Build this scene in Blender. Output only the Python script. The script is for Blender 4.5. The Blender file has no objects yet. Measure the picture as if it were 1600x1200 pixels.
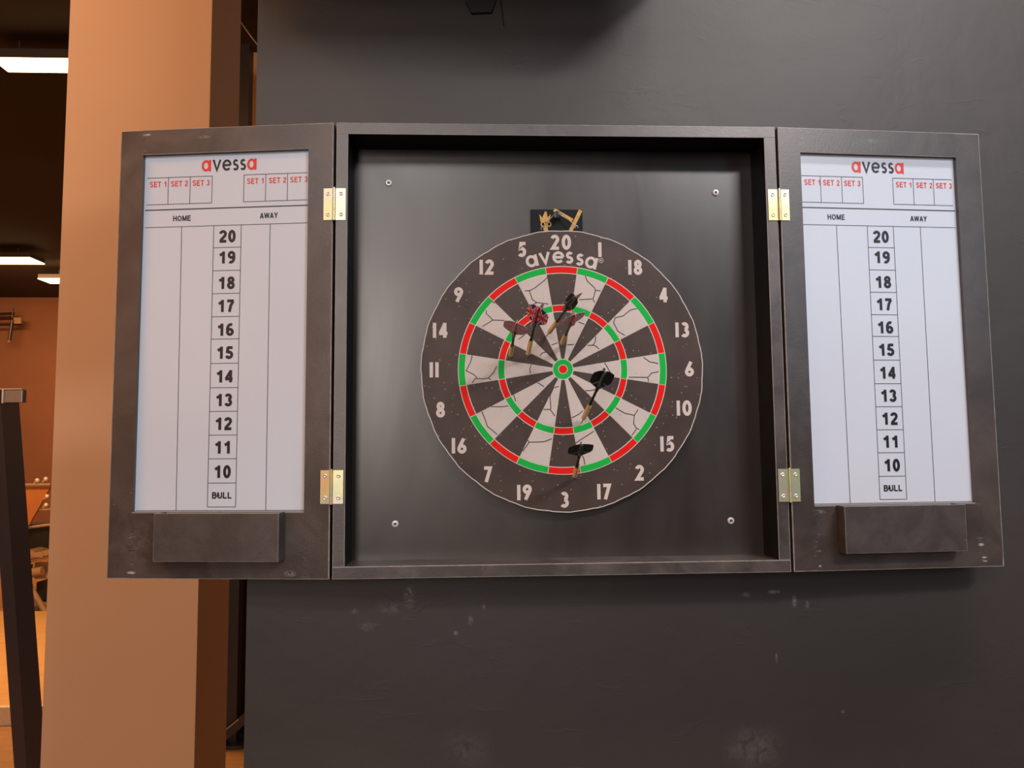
import bpy, bmesh, math, random
from mathutils import Vector, Matrix
from math import pi, sin, cos, radians
random.seed(7)
S = bpy.context.scene
COL = S.collection

# ------------------------------------------------------------------ camera
yaw, pitch, roll = .0451, .0807, -.0087
fwd = Vector((sin(yaw)*cos(pitch), cos(yaw)*cos(pitch), sin(pitch)))
r0 = Vector((cos(yaw), -sin(yaw), 0)); u0 = r0.cross(fwd)
rt = cos(roll)*r0 + sin(roll)*u0; up = -sin(roll)*r0 + cos(roll)*u0
cam = bpy.data.cameras.new('camera'); co = bpy.data.objects.new('camera', cam); COL.objects.link(co)
cam.sensor_width = 36; cam.lens = 1201.95/1600*36; cam.clip_start = .05; cam.clip_end = 60
M = Matrix((rt, up, -fwd)).transposed().to_4x4(); M.translation = Vector((-.131, -1.1826, -.1564))
co.matrix_world = M
S.camera = co

# ------------------------------------------------------------------ world, lamps, exposure
S.view_settings.view_transform = 'Standard'; S.view_settings.look = 'None'
S.view_settings.gamma = 1; S.view_settings.use_curve_mapping = False
S.view_settings.exposure = 0.0
w = bpy.data.worlds.new('world'); S.world = w; w.use_nodes = True
w.node_tree.nodes['Background'].inputs[0].default_value = (.5, .5, .55, 1)
w.node_tree.nodes['Background'].inputs[1].default_value = .05
FLOOR = -1.764; CEIL = 2.36
def area(name, loc, target, sx, sy, power, color, spread=180):
    l = bpy.data.lights.new(name, 'AREA'); l.shape = 'RECTANGLE'; l.size = sx; l.size_y = sy
    l.energy = power; l.color = color; l.spread = radians(spread)
    o = bpy.data.objects.new(name, l); COL.objects.link(o); o.location = loc
    o.rotation_euler = (Vector(target)-Vector(loc)).to_track_quat('-Z', 'Y').to_euler()
    return o
# room lamps of the hall in front of the wall (ceiling panels behind and beside the viewer)
area('ceiling_lamp_right', (1.7, -3.1, 2.2), (.2, -.6, -1.2), 1.0, .4, 92, (1, .94, .93))
area('ceiling_lamp_left', (-1.2, -4.3, 2.2), (-1.1, -3.2, -1.7), 2.2, 1.2, 66, (1, .96, .95))
area('ceiling_lamp_near_wall', (1.0, -.70, 2.2), (1.0, -.6, 0), 1.2, .2, 42, (1, .94, .93))
area('rear_sheen_area', (-1.5, -7.35, .9), (-1.0, 0, .1), 1.3, 2.3, 96, (1, .87, .79))  # added bright area behind the viewer, for the sheen on the back panel
# cool daylight from the right, warm light of the gym on the left
area('right_daylight', (4.7, -5.2, 1.5), (.3, -.0, 0), 2.6, 1.4, 50, (.46, .74, 1))
area('gym_lamp_front_left', (-5.2, -6.4, 1.2), (-.5, 0, 0), 2.4, 2.0, 34, (1, .40, .18))
area('gym_lamp_warm', (-2.6, -.75, 2.15), (-1.5, 1.0, -.6), 1.4, .3, 56, (1, .44, .12))
area('column_side_fill', (2.0, 3.6, 2.1), (-.9, 1.1, -1.2), 1.6, .4, 14, (1, .60, .38), 140)  # added fill for the right face of the column

# ------------------------------------------------------------------ materials
def srgb(r, g, b):
    f = lambda c: (c/255/12.92) if c/255 <= .04045 else ((c/255+.055)/1.055)**2.4
    return (f(r), f(g), f(b), 1)
class NT:
    def __init__(s, name):
        s.m = bpy.data.materials.new(name); s.m.use_nodes = True; s.t = s.m.node_tree
        s.b = s.t.nodes['Principled BSDF']
    def n(s, typ, **kw):
        x = s.t.nodes.new(typ)
        for k, v in kw.items(): setattr(x, k, v)
        return x
    def l(s, a, b): s.t.links.new(a, b)
    def inp(s, sock, v):
        if hasattr(v, 'is_output') or isinstance(v, bpy.types.NodeSocket): s.l(v, sock)
        else: sock.default_value = v
    def coord(s, which='Object', scale=(1, 1, 1)):
        c = s.n('ShaderNodeTexCoord'); m = s.n('ShaderNodeMapping'); m.inputs['Scale'].default_value = scale
        s.l(c.outputs[which], m.inputs[0]); return m.outputs[0]
    def noise(s, scale, detail=4, vec=None, rough=.55, dist=0):
        x = s.n('ShaderNodeTexNoise'); x.inputs['Scale'].default_value = scale; x.inputs['Detail'].default_value = detail
        x.inputs['Roughness'].default_value = rough; x.inputs['Distortion'].default_value = dist
        if vec is not None: s.l(vec, x.inputs['Vector'])
        return x.outputs['Fac']
    def ramp(s, f, a, b, ca=(0, 0, 0, 1), cb=(1, 1, 1, 1)):
        x = s.n('ShaderNodeValToRGB'); x.color_ramp.elements[0].position = a; x.color_ramp.elements[1].position = b
        x.color_ramp.elements[0].color = ca; x.color_ramp.elements[1].color = cb
        s.l(f, x.inputs[0]); return x.outputs[0]
    def mix(s, f, a, b):
        x = s.n('ShaderNodeMix', data_type='RGBA'); s.inp(x.inputs[0], f); s.inp(x.inputs[6], a); s.inp(x.inputs[7], b)
        return x.outputs[2]
    def math(s, op, a, b=0, c=0):
        x = s.n('ShaderNodeMath', operation=op); s.inp(x.inputs[0], a); s.inp(x.inputs[1], b); s.inp(x.inputs[2], c)
        return x.outputs[0]
    def bump(s, h, strength, dist=.002):
        x = s.n('ShaderNodeBump'); x.inputs['Strength'].default_value = strength; x.inputs['Distance'].default_value = dist
        s.l(h, x.inputs['Height']); s.l(x.outputs[0], s.b.inputs['Normal'])
    def set(s, col=None, rough=None, metal=None, spec=None):
        if col is not None: s.inp(s.b.inputs['Base Color'], col)
        if rough is not None: s.inp(s.b.inputs['Roughness'], rough)
        if metal is not None: s.b.inputs['Metallic'].default_value = metal
        if spec is not None: s.b.inputs['Specular IOR Level'].default_value = spec
        return s.m
def simple(name, rgb, rough=.5, metal=0, spec=.5, var=.06, scale=40, bump=0):
    t = NT(name); v = t.coord()
    nz = t.noise(scale, 4, v)
    a = tuple(min(1, c*(1-var)) for c in rgb[:3])+(1,); b = tuple(min(1, c*(1+var)) for c in rgb[:3])+(1,)
    t.set(t.ramp(nz, .3, .7, a, b), rough, metal, spec)
    if bump: t.bump(nz, bump, .001)
    return t.m

def worn_paint(name, base, dusty, rough=.4, spots=(), joints=(), dust=.55, dscale=9, chips=True, spec=.9):
    """dark satin paint with rubbed dusty clouds, pin chips, small stains at given places and joint scratches"""
    t = NT(name); v = t.coord()
    cl = t.noise(dscale, 6, v, .62, .6)
    sm = t.noise(dscale*5, 5, v, .7, 1.2)
    f = t.math('MULTIPLY', t.math('MAXIMUM', t.ramp(cl, .42, .78), t.math('MULTIPLY', t.ramp(cl, .40, .60), t.ramp(sm, .50, .74))), dust)
    col = t.mix(f, base, dusty)
    if chips:
        vo = t.n('ShaderNodeTexVoronoi'); vo.inputs['Scale'].default_value = 55; t.l(v, vo.inputs['Vector'])
        ch = t.ramp(vo.outputs['Distance'], .03, .07, (1, 1, 1, 1), (0, 0, 0, 1))
        gate = t.ramp(t.noise(6, 2, v), .60, .66)
        col = t.mix(t.math('MULTIPLY', t.math('MULTIPLY', ch, gate), .6), col, (.35, .31, .29, 1))
    sep = t.n('ShaderNodeSeparateXYZ'); t.l(v, sep.inputs[0])
    X, Z = sep.outputs[0], sep.outputs[2]
    for (sx, sz, rx, rz, k) in spots:
        dx = t.math('DIVIDE', t.math('SUBTRACT', X, sx), rx); dz = t.math('DIVIDE', t.math('SUBTRACT', Z, sz), rz)
        d = t.math('ADD', t.math('MULTIPLY', dx, dx), t.math('MULTIPLY', dz, dz))
        g = t.math('SUBTRACT', 1, d)
        nz = t.ramp(t.noise(90, 5, v, .7), .38, .62)
        g = t.math('MULTIPLY', t.math('MULTIPLY', t.math('MAXIMUM', g, 0), nz), k)
        col = t.mix(t.math('MINIMUM', g, 1), col, (.42, .38, .36, 1))
    if joints:
        m = t.n('ShaderNodeMapping'); m.inputs['Scale'].default_value = (60, 60, 420); t.l(v, m.inputs[0])
        st = t.ramp(t.noise(1, 2, m.outputs[0]), .60, .66)
        tot = None
        for (jx, jz0, jz1) in joints:
            a = t.math('COMPARE', X, jx, .0055); b = t.math('COMPARE', Z, (jz0+jz1)/2, (jz1-jz0)/2)
            k = t.math('MULTIPLY', a, b); tot = k if tot is None else t.math('MAXIMUM', tot, k)
        sg = t.math('MULTIPLY', t.math('MULTIPLY', tot, st), .8)
        side = t.ramp(t.noise(30, 1, v), .45, .55)
        col = t.mix(sg, col, t.mix(side, (.006, .004, .003, 1), (.22, .2, .19, 1)))
    fine = t.noise(260, 3, v)
    r = t.math('ADD', t.math('MULTIPLY', cl, .25), rough-.10)
    t.set(col, r, 0, spec)
    t.bump(t.math('ADD', fine, t.math('MULTIPLY', cl, 2)), .12, .001)
    return t.m

MT = {}
wall_spots = [(-.2408, -.395, .012, .022, 1.0), (-.3268, -.4156, .008, .006, .5), (-.1676, -.4534, .005, .005, 1.6),
              (-.1441, -.4339, .006, .010, .8), (-.1235, -.4122, .005, .007, .9), (.3033, -.4014, .010, .006, .9),
              (.3511, -.3971, .013, .004, 1.2), (.3845, -.413, .005, .012, 1.3), (.4056, -.4185, .004, .008, 1.1),
              (.3514, -.5039, .003, .012, .9), (.3108, -.6431, .06, .045, .22), (-.15, -.6314, .05, .045, .12), (.4577, -.5889, .004, .004, 1),
              (-.31, -.44, .02, .01, .3), (-.27, -.41, .03, .014, .3)]
def wall_mat():
    t = NT('dark_grey_wall_paint'); v = t.coord()
    big = t.noise(2.2, 5, v, .55)
    col = t.ramp(big, .3, .72, (.031, .0235, .021, 1), (.042, .032, .029, 1))
    sep = t.n('ShaderNodeSeparateXYZ'); t.l(v, sep.inputs[0]); X, Z = sep.outputs[0], sep.outputs[2]
    nz = t.ramp(t.noise(60, 6, v, .75, 1), .40, .66)
    for (sx, sz, rx, rz, k) in wall_spots:
        dx = t.math('DIVIDE', t.math('SUBTRACT', X, sx), rx); dz = t.math('DIVIDE', t.math('SUBTRACT', Z, sz), rz)
        d = t.math('ADD', t.math('MULTIPLY', dx, dx), t.math('MULTIPLY', dz, dz))
        g = t.math('MULTIPLY', t.math('MULTIPLY', t.math('POWER', t.math('MAXIMUM', t.math('SUBTRACT', 1, d), 0), 1.6), nz), k*.8)
        col = t.mix(t.math('MINIMUM', g, .8), col, (.36, .32, .30, 1))
    t.set(col, .52, 0, .65)
    # trowelled plaster: broad ripples, fine grain and a few ridges
    rip = t.noise(7, 4, v, .5, .4); fine = t.noise(150, 3, v)
    m = t.n('ShaderNodeMapping'); m.inputs['Scale'].default_value = (9, 1, 22); t.l(v, m.inputs[0])
    rid = t.ramp(t.noise(1.3, 6, m.outputs[0], .65, .8), .60, .68)
    h = t.math('ADD', t.math('ADD', t.math('MULTIPLY', rip, 2.2), t.math('MULTIPLY', fine, .10)), t.math('MULTIPLY', rid, .18))
    t.bump(h, .22, .004)
    return t.m
MT['wall'] = wall_mat()
MT['case'] = worn_paint('cabinet_black_paint', (.048, .036, .032, 1), (.15, .122, .112, 1), .36, dust=.7, dscale=14)
MT['inner'] = worn_paint('inner_face_black', (.006, .005, .005, 1), (.016, .014, .013, 1), .55, dust=.4, dscale=12, chips=False, spec=.25)
def back_mat():
    t = NT('back_panel_satin_paint'); v = t.coord('Object', (1, 1, .35))
    a = t.noise(5, 5, v, .6, 1.2)
    t.set(t.ramp(a, .35, .75, (.018, .011, .0085, 1), (.029, .018, .014, 1)), t.math('ADD', t.math('MULTIPLY', a, .22), .22), 0, 1.0)
    t.bump(t.math('ADD', t.noise(3, 4, v, .5, 1.5), t.math('MULTIPLY', t.noise(220, 2, t.coord()), .03)), .25, .004)
    return t.m
MT['back'] = back_mat()
J = []
for s in (-1, 1):
    for jx in (.3085, .0395):
        J += [(s*jx, .312, .352), (s*jx, -.352, -.253)]
MT['door'] = worn_paint('door_black_paint', (.044, .029, .023, 1), (.125, .090, .078, 1), .34, joints=J, dust=.55, dscale=11,
    spots=[(-.3085, -.344, .008, .0025, 2), (-.305, .345, .008, .002, 2), (-.30, -.30, .03, .04, .12), (.3155, -.338, .005, .0018, 2.5), (.3155, -.344, .005, .0016, 1.6), (.3105, -.318, .006, .003, 1.2), (.347, -.345, .002, .010, 1.5), (.042, -.345, .003, .002, 2), (.16, .335, .02, .004, .2), (-.21, .338, .012, .003, .5), (.05, -.262, .008, .004, .4), (-.06, -.345, .01, .006, .7)])
MT['tray'] = worn_paint('tray_black_paint', (.043, .031, .027, 1), (.11, .088, .08, 1), .42, dust=.5, dscale=16)
MT['rubbed'] = simple('rubbed_arris_paint', (.27, .24, .22), .45, scale=60, var=.3)
MT['raw_edge'] = simple('worn_ledge_paint', (.25, .22, .20), .6)
MT['sheet'] = simple('whiteboard_laminate', (.635, .685, .78), .28, 0, .5, .015, 6)
MT['ink'] = simple('black_print', (.012, .011, .014), .4)
MT['line'] = simple('grey_print_line', (.05, .048, .055), .4)
MT['red_ink'] = simple('red_print', (.74, .035, .02), .4)
MT['paper_tan'] = simple('paper_edge', (.60, .53, .50), .7, scale=300)
def board_mat(name, base, speck=.5, spec=.25, var=.12):
    t = NT(name); v = t.coord()
    n = t.noise(14, 4, v)
    a = tuple(c*(1-var) for c in base)+(1,); b = tuple(min(1, c*(1+var)) for c in base)+(1,)
    col = t.ramp(n, .3, .7, a, b)
    if speck:
        vo = t.n('ShaderNodeTexVoronoi'); vo.inputs['Scale'].default_value = 120; t.l(v, vo.inputs['Vector'])
        ch = t.ramp(vo.outputs['Distance'], .08, .17, (1, 1, 1, 1), (0, 0, 0, 1))
        vc = t.ramp(vo.outputs['Color'], .63, .68)
        col = t.mix(t.math('MULTIPLY', t.math('MULTIPLY', ch, vc), speck), col, (.34, .31, .28, 1) if base[0] < .3 else (.12, .09, .08, 1))
    t.set(col, .5, 0, spec); return t.m
MT['b_black'] = board_mat('board_black_print', (.056, .034, .027), .65, spec=.4, var=.28)
MT['b_cream'] = board_mat('board_cream_print', (.60, .53, .50), .25, var=.06)
MT['b_wire'] = board_mat('board_white_outline', (.72, .66, .58), 0, var=.03)
MT['b_red'] = board_mat('board_red_print', (.78, .012, .009), .0, spec=.12, var=.06)
MT['b_green'] = board_mat('board_green_print', (.008, .46, .065), .0, spec=.12, var=.06)
MT['b_num'] = board_mat('board_number_print', (.66, .57, .54), 0, var=.03)
def zinc():
    t = NT('yellow_zinc_plate'); v = t.coord()
    n = t.noise(22, 2, v, .4, .5)
    c = t.n('ShaderNodeValToRGB'); e = c.color_ramp.elements
    e[0].position = .3; e[0].color = (.86, .60, .30, 1); e[1].position = .7; e[1].color = (.85, .66, .55, 1)
    x = e.new(.45); x.color = (.80, .72, .38, 1); x = e.new(.56); x.color = (.66, .68, .44, 1)
    t.l(n, c.inputs[0]); t.set(c.outputs[0], .36, .75, .5); return t.m
MT['zinc'] = zinc()
MT['zinc_screw'] = simple('pale_zinc_screw', (.78, .72, .62), .35, .6)
MT['recess'] = simple('screw_recess_dark', (.10, .08, .06), .5, .3)
MT['screw'] = simple('bright_screw', (.80, .76, .74), .35, .35)
MT['wire'] = simple('steel_wire', (.72, .68, .62), .3, .7)
MT['plate'] = simple('blue_black_plate', (.005, .006, .010), .5, 0, .2)
MT['gold'] = simple('gold_print', (.62, .36, .09), .35, .3, var=.2, scale=200)
MT['brass'] = simple('worn_brass', (.68, .48, .21), .38, .35, var=.25, scale=300)
MT['shaft_black'] = simple('black_nylon', (.010, .010, .010), .32)
MT['fin_black'] = simple('black_flight_film', (.008, .009, .009), .22)
MT['tip'] = simple('grey_steel_tip', (.45, .43, .40), .3, .8)
def clear_fin():
    t = NT('clear_green_edge_film'); t.set((.35, .45, .38, 1), .2); t.b.inputs['Alpha'].default_value = .55; return t.m
MT['fin_clear'] = clear_fin()
def black_fin():
    t = NT('black_flight_film'); c = t.n('ShaderNodeTexCoord'); sep = t.n('ShaderNodeSeparateXYZ'); t.l(c.outputs['UV'], sep.inputs[0])
    u, v = sep.outputs[0], sep.outputs[1]
    e = t.math('MAXIMUM', t.math('LESS_THAN', v, .16), t.math('COMPARE', t.math('ADD', u, t.math('MULTIPLY', v, .35)), .42, .05))
    t.set(t.mix(t.math('MULTIPLY', e, .8), (.006, .007, .007, 1), (.22, .27, .23, 1)), .3); return t.m
MT['fin_black'] = black_fin()
def flag_fin(name, faded):
    # UV: u along the flight (0 front, 1 tail), v radial 0..1; red, white and blue crossed stripes
    t = NT(name); c = t.n('ShaderNodeTexCoord'); sep = t.n('ShaderNodeSeparateXYZ'); t.l(c.outputs['UV'], sep.inputs[0])
    u, v = sep.outputs[0], sep.outputs[1]
    def band(x, cen, wd): return t.math('COMPARE', x, cen, wd)
    d1 = t.math('SUBTRACT', u, v); d2 = t.math('ADD', u, v)
    white = t.math('MAXIMUM', band(d1, 0, .17), band(d2, 1, .17))
    white = t.math('MAXIMUM', white, t.math('MAXIMUM', band(u, .5, .17), band(v, .10, .16)))
    red = t.math('MAXIMUM', band(d1, 0, .07), band(d2, 1, .07))
    red = t.math('MAXIMUM', red, t.math('MAXIMUM', band(u, .5, .08), band(v, .0, .13)))
    B, Wt, Rd = ((.03, .035, .20, 1), (.82, .72, .72, 1), (.78, .035, .03, 1)) if not faded else ((.36, .16, .44, 1), (.86, .62, .66, 1), (.86, .13, .17, 1))
    col = t.mix(red, t.mix(white, B, Wt), Rd)
    if faded:
        m = t.n('ShaderNodeMapping'); m.inputs['Scale'].default_value = (1.5, 13, 1); m.inputs['Rotation'].default_value = (0, 0, .4); t.l(c.outputs['UV'], m.inputs[0])
        st = t.ramp(t.noise(1.4, 3, m.outputs[0]), .46, .56)
        col = t.mix(st, col, (.80, .62, .62, 1))
        t.b.inputs['Alpha'].default_value = .9
    t.set(col, .4); return t.m
MT['flag'] = flag_fin('flag_flight_film', False)
MT['flag_faded'] = flag_fin('faded_flag_flight_film', True)
MT['column'] = simple('beige_column_paint', (.60, .36, .21), .6, 0, .3, .02, 3, .05)
MT['column_side'] = MT['column']
MT['gym_wall'] = simple('brown_gym_wall_paint', (.22, .10, .058), .7, 0, .3, .05, 2)
MT['gym_ceiling'] = simple('black_ceiling_paint', (.020, .014, .012), .7, 0, .3)
MT['hall_floor'] = simple('dark_rubber_floor', (.035, .032, .03), .6)
MT['hall_wall'] = simple('hall_wall_paint', (.36, .34, .33), .7, 0, .3)
MT['hall_ceiling'] = simple('hall_ceiling_paint', (.10, .09, .09), .8, 0, .3)
def wood(name, a, b, rough=.35, sc=(1.2, 9, 1)):
    t = NT(name); v = t.coord('Object', sc); n = t.noise(3, 5, v, .6, .5)
    t.set(t.ramp(n, .3, .7, a, b), rough, 0, .5); t.bump(n, .05, .002); return t.m
MT['floor'] = wood('wood_floor', (.34, .17, .07, 1), (.46, .25, .11, 1))
MT['platform'] = wood('plywood_platform', (.60, .34, .14, 1), (.72, .43, .19, 1), .4)
MT['pale_edge'] = simple('pale_edge_strip', (.70, .58, .42), .5)
MT['steel_black'] = simple('black_powder_coat', (.018, .014, .016), .35, 0, .5)
MT['steel_lit_side'] = simple('black_powder_coat_lit', (.035, .028, .034), .35, 0, .6)  # lighter copy of the coat, painting the lit left face
MT['steel_grey'] = simple('brushed_steel', (.42, .38, .37), .35, .7)
MT['steel_warm'] = simple('dull_nickel_tube', (.50, .38, .28), .4, .5)
MT['steel_bright'] = simple('bright_nickel', (.85, .78, .74), .35, .3)
MT['bench_wood'] = wood('orange_panel', (.42, .15, .05, 1), (.50, .20, .07, 1))
MT['pad'] = simple('tan_pad_vinyl', (.35, .22, .13), .4)
MT['cover'] = simple('dark_brown_enamel', (.05, .022, .014), .5)
MT['rubber'] = simple('black_rubber', (.012, .011, .011), .5)
def emit(name, col, st):
    m = bpy.data.materials.new(name); m.use_nodes = True; nt = m.node_tree; nt.nodes.clear()
    e = nt.nodes.new('ShaderNodeEmission'); e.inputs[0].default_value = col; e.inputs[1].default_value = st
    o = nt.nodes.new('ShaderNodeOutputMaterial'); nt.links.new(e.outputs[0], o.inputs[0]); return m
MT['lamp'] = emit('warm_lamp_diffuser', (1, .60, .28, 1), 11)
MT['lamp_box'] = simple('lamp_housing', (.06, .05, .045), .5)

# ------------------------------------------------------------------ mesh helpers
def bmnew(): return bmesh.new()
def box(bm, x0, x1, y0, y1, z0, z1, bev=0):
    vs = [bm.verts.new((x, y, z)) for x in (x0, x1) for y in (y0, y1) for z in (z0, z1)]
    fs = [(0, 1, 3, 2), (4, 6, 7, 5), (0, 4, 5, 1), (2, 3, 7, 6), (0, 2, 6, 4), (1, 5, 7, 3)]
    ff = [bm.faces.new([vs[i] for i in f]) for f in fs]
    if bev:
        es = list({e for f in ff for e in f.edges})
        bmesh.ops.bevel(bm, geom=es, offset=bev, segments=2, affect='EDGES', profile=.7)
    return bm
def wear_edges(o):
    """the rounded arrises of the painted boards are rubbed lighter"""
    o.data.materials.append(MT['rubbed']); k = len(o.data.materials)-1
    for p in o.data.polygons:
        if max(abs(p.normal.x), abs(p.normal.y), abs(p.normal.z)) < .985: p.material_index = k
def frame_of(d):
    d = Vector(d).normalized(); a = Vector((0, 0, 1)) if abs(d.z) < .9 else Vector((1, 0, 0))
    x = d.cross(a).normalized(); return x, d.cross(x).normalized(), d
def lathe(bm, P, d, prof, seg=16, cap=True):
    """prof: (distance along d, radius)"""
    P = Vector(P); x, y, d = frame_of(d); rings = []
    for (s, r) in prof:
        if r < 1e-6: rings.append([bm.verts.new(P+d*s)]); continue
        rings.append([bm.verts.new(P+d*s+(x*cos(2*pi*k/seg)+y*sin(2*pi*k/seg))*r) for k in range(seg)])
    for a, b in zip(rings, rings[1:]):
        for k in range(seg):
            k2 = (k+1) % seg
            q = [a[k % len(a)], a[k2 % len(a)], b[k2 % len(b)], b[k % len(b)]]
            u = []
            for vv in q:
                if vv not in u: u.append(vv)
            if len(u) >= 3: bm.faces.new(u)
    if cap:
        for r in (rings[0], rings[-1]):
            if len(r) > 2: bm.faces.new(r)
    return bm
def tube(bm, pts, r, seg=10):
    pts = [Vector(p) for p in pts]
    for a, b in zip(pts, pts[1:]): lathe(bm, a, b-a, [(0, r), ((b-a).length, r)], seg)
    for p in pts[1:-1]:
        bmesh.ops.create_icosphere(bm, subdivisions=2, radius=r*1.0, matrix=Matrix.Translation(p))
    return bm
def beam(bm, a, b, wx, wy, upv=(0, 0, 1), bev=0):
    """square bar from a to b"""
    a, b = Vector(a), Vector(b); d = (b-a).normalized(); s = d.cross(Vector(upv)).normalized(); t = s.cross(d).normalized()
    vs = [bm.verts.new(p+s*i*wx/2+t*j*wy/2) for p in (a, b) for i in (-1, 1) for j in (-1, 1)]
    fs = [(0, 1, 3, 2), (4, 6, 7, 5), (0, 4, 5, 1), (2, 3, 7, 6), (0, 2, 6, 4), (1, 5, 7, 3)]
    ff = [bm.faces.new([vs[i] for i in f]) for f in fs]
    if bev: bmesh.ops.bevel(bm, geom=list({e for f in ff for e in f.edges}), offset=bev, segments=2, affect='EDGES')
    return bm
def obj(name, bm, mat, parent=None, smooth=False, loc=None):
    bmesh.ops.recalc_face_normals(bm, faces=bm.faces)
    me = bpy.data.meshes.new(name); bm.to_mesh(me); bm.free()
    me.materials.append(mat if not isinstance(mat, str) else MT[mat])
    if smooth:
        for p in me.polygons: p.use_smooth = True
        try: me.set_sharp_from_angle(angle=radians(35))
        except Exception: pass
    o = bpy.data.objects.new(name, me); COL.objects.link(o)
    if parent is not None: o.parent = parent
    if loc: o.location = loc
    return o
def tag(o, label=None, cat=None, group=None, kind=None):
    for k, v in (('label', label), ('category', cat), ('group', group), ('kind', kind)):
        if v: o[k] = v
    return o
def thing(name, label, cat, loc=(0, 0, 0), rz=0, group=None):
    o = bpy.data.objects.new(name, None); o.empty_display_size = .05; COL.objects.link(o); o.location = loc; o.rotation_euler = (0, 0, rz)
    return tag(o, label, cat, group)
def struct(name, bm, mat, parent=None, label=None):
    o = obj(name, bm, mat, parent); o['kind'] = 'structure'
    if label: o['label'] = label
    return o

# prints: thin slabs standing .0003 proud of a face that looks towards -Y
def slab(bm, poly, y, th):
    f = [bm.verts.new((p[0], y-th, p[1])) for p in poly]; b = [bm.verts.new((p[0], y, p[1])) for p in poly]
    n = len(poly)
    bm.faces.new(f)
    for i in range(n): bm.faces.new([f[i], f[(i+1) % n], b[(i+1) % n], b[i]])
def ribbon(bm, pts, wd, y, th=.0003, closed=False, solid=False):
    P = [Vector(p) for p in pts]; n = len(P); L = []; R_ = []
    for i in range(n):
        if closed: a, b = P[(i-1) % n], P[(i+1) % n]; d1 = (P[i]-a).normalized(); d2 = (b-P[i]).normalized()
        else:
            d1 = (P[i]-P[i-1]).normalized() if i else (P[1]-P[0]).normalized()
            d2 = (P[i+1]-P[i]).normalized() if i < n-1 else d1
        t = (d1+d2); t = t.normalized() if t.length > 1e-6 else d1
        nn = Vector((-t.y, t.x)); k = max(.45, nn.dot(Vector((-d2.y, d2.x))))
        L.append(P[i]+nn*wd/2/k); R_.append(P[i]-nn*wd/2/k)
    m = n if closed else n-1
    if solid:
        bl = [[bm.verts.new((p.x, y, p.y)) for p in s] for s in (L, R_)]
    fl = [[bm.verts.new((p.x, y-th, p.y)) for p in s] for s in (L, R_)]
    for i in range(m):
        j = (i+1) % n
        bm.faces.new([fl[0][i], fl[0][j], fl[1][j], fl[1][i]])
        if solid:
            bm.faces.new([fl[0][i], fl[0][j], bl[0][j], bl[0][i]])
            bm.faces.new([fl[1][i], fl[1][j], bl[1][j], bl[1][i]])
    if not closed and solid:
        for i in (0, n-1): bm.faces.new([fl[0][i], fl[1][i], bl[1][i], bl[0][i]])
def arc(cx, cz, rx, rz, a0, a1, n=14):
    return [(cx+rx*cos(radians(a0+(a1-a0)*i/n)), cz+rz*sin(radians(a0+(a1-a0)*i/n))) for i in range(n+1)]
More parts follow.
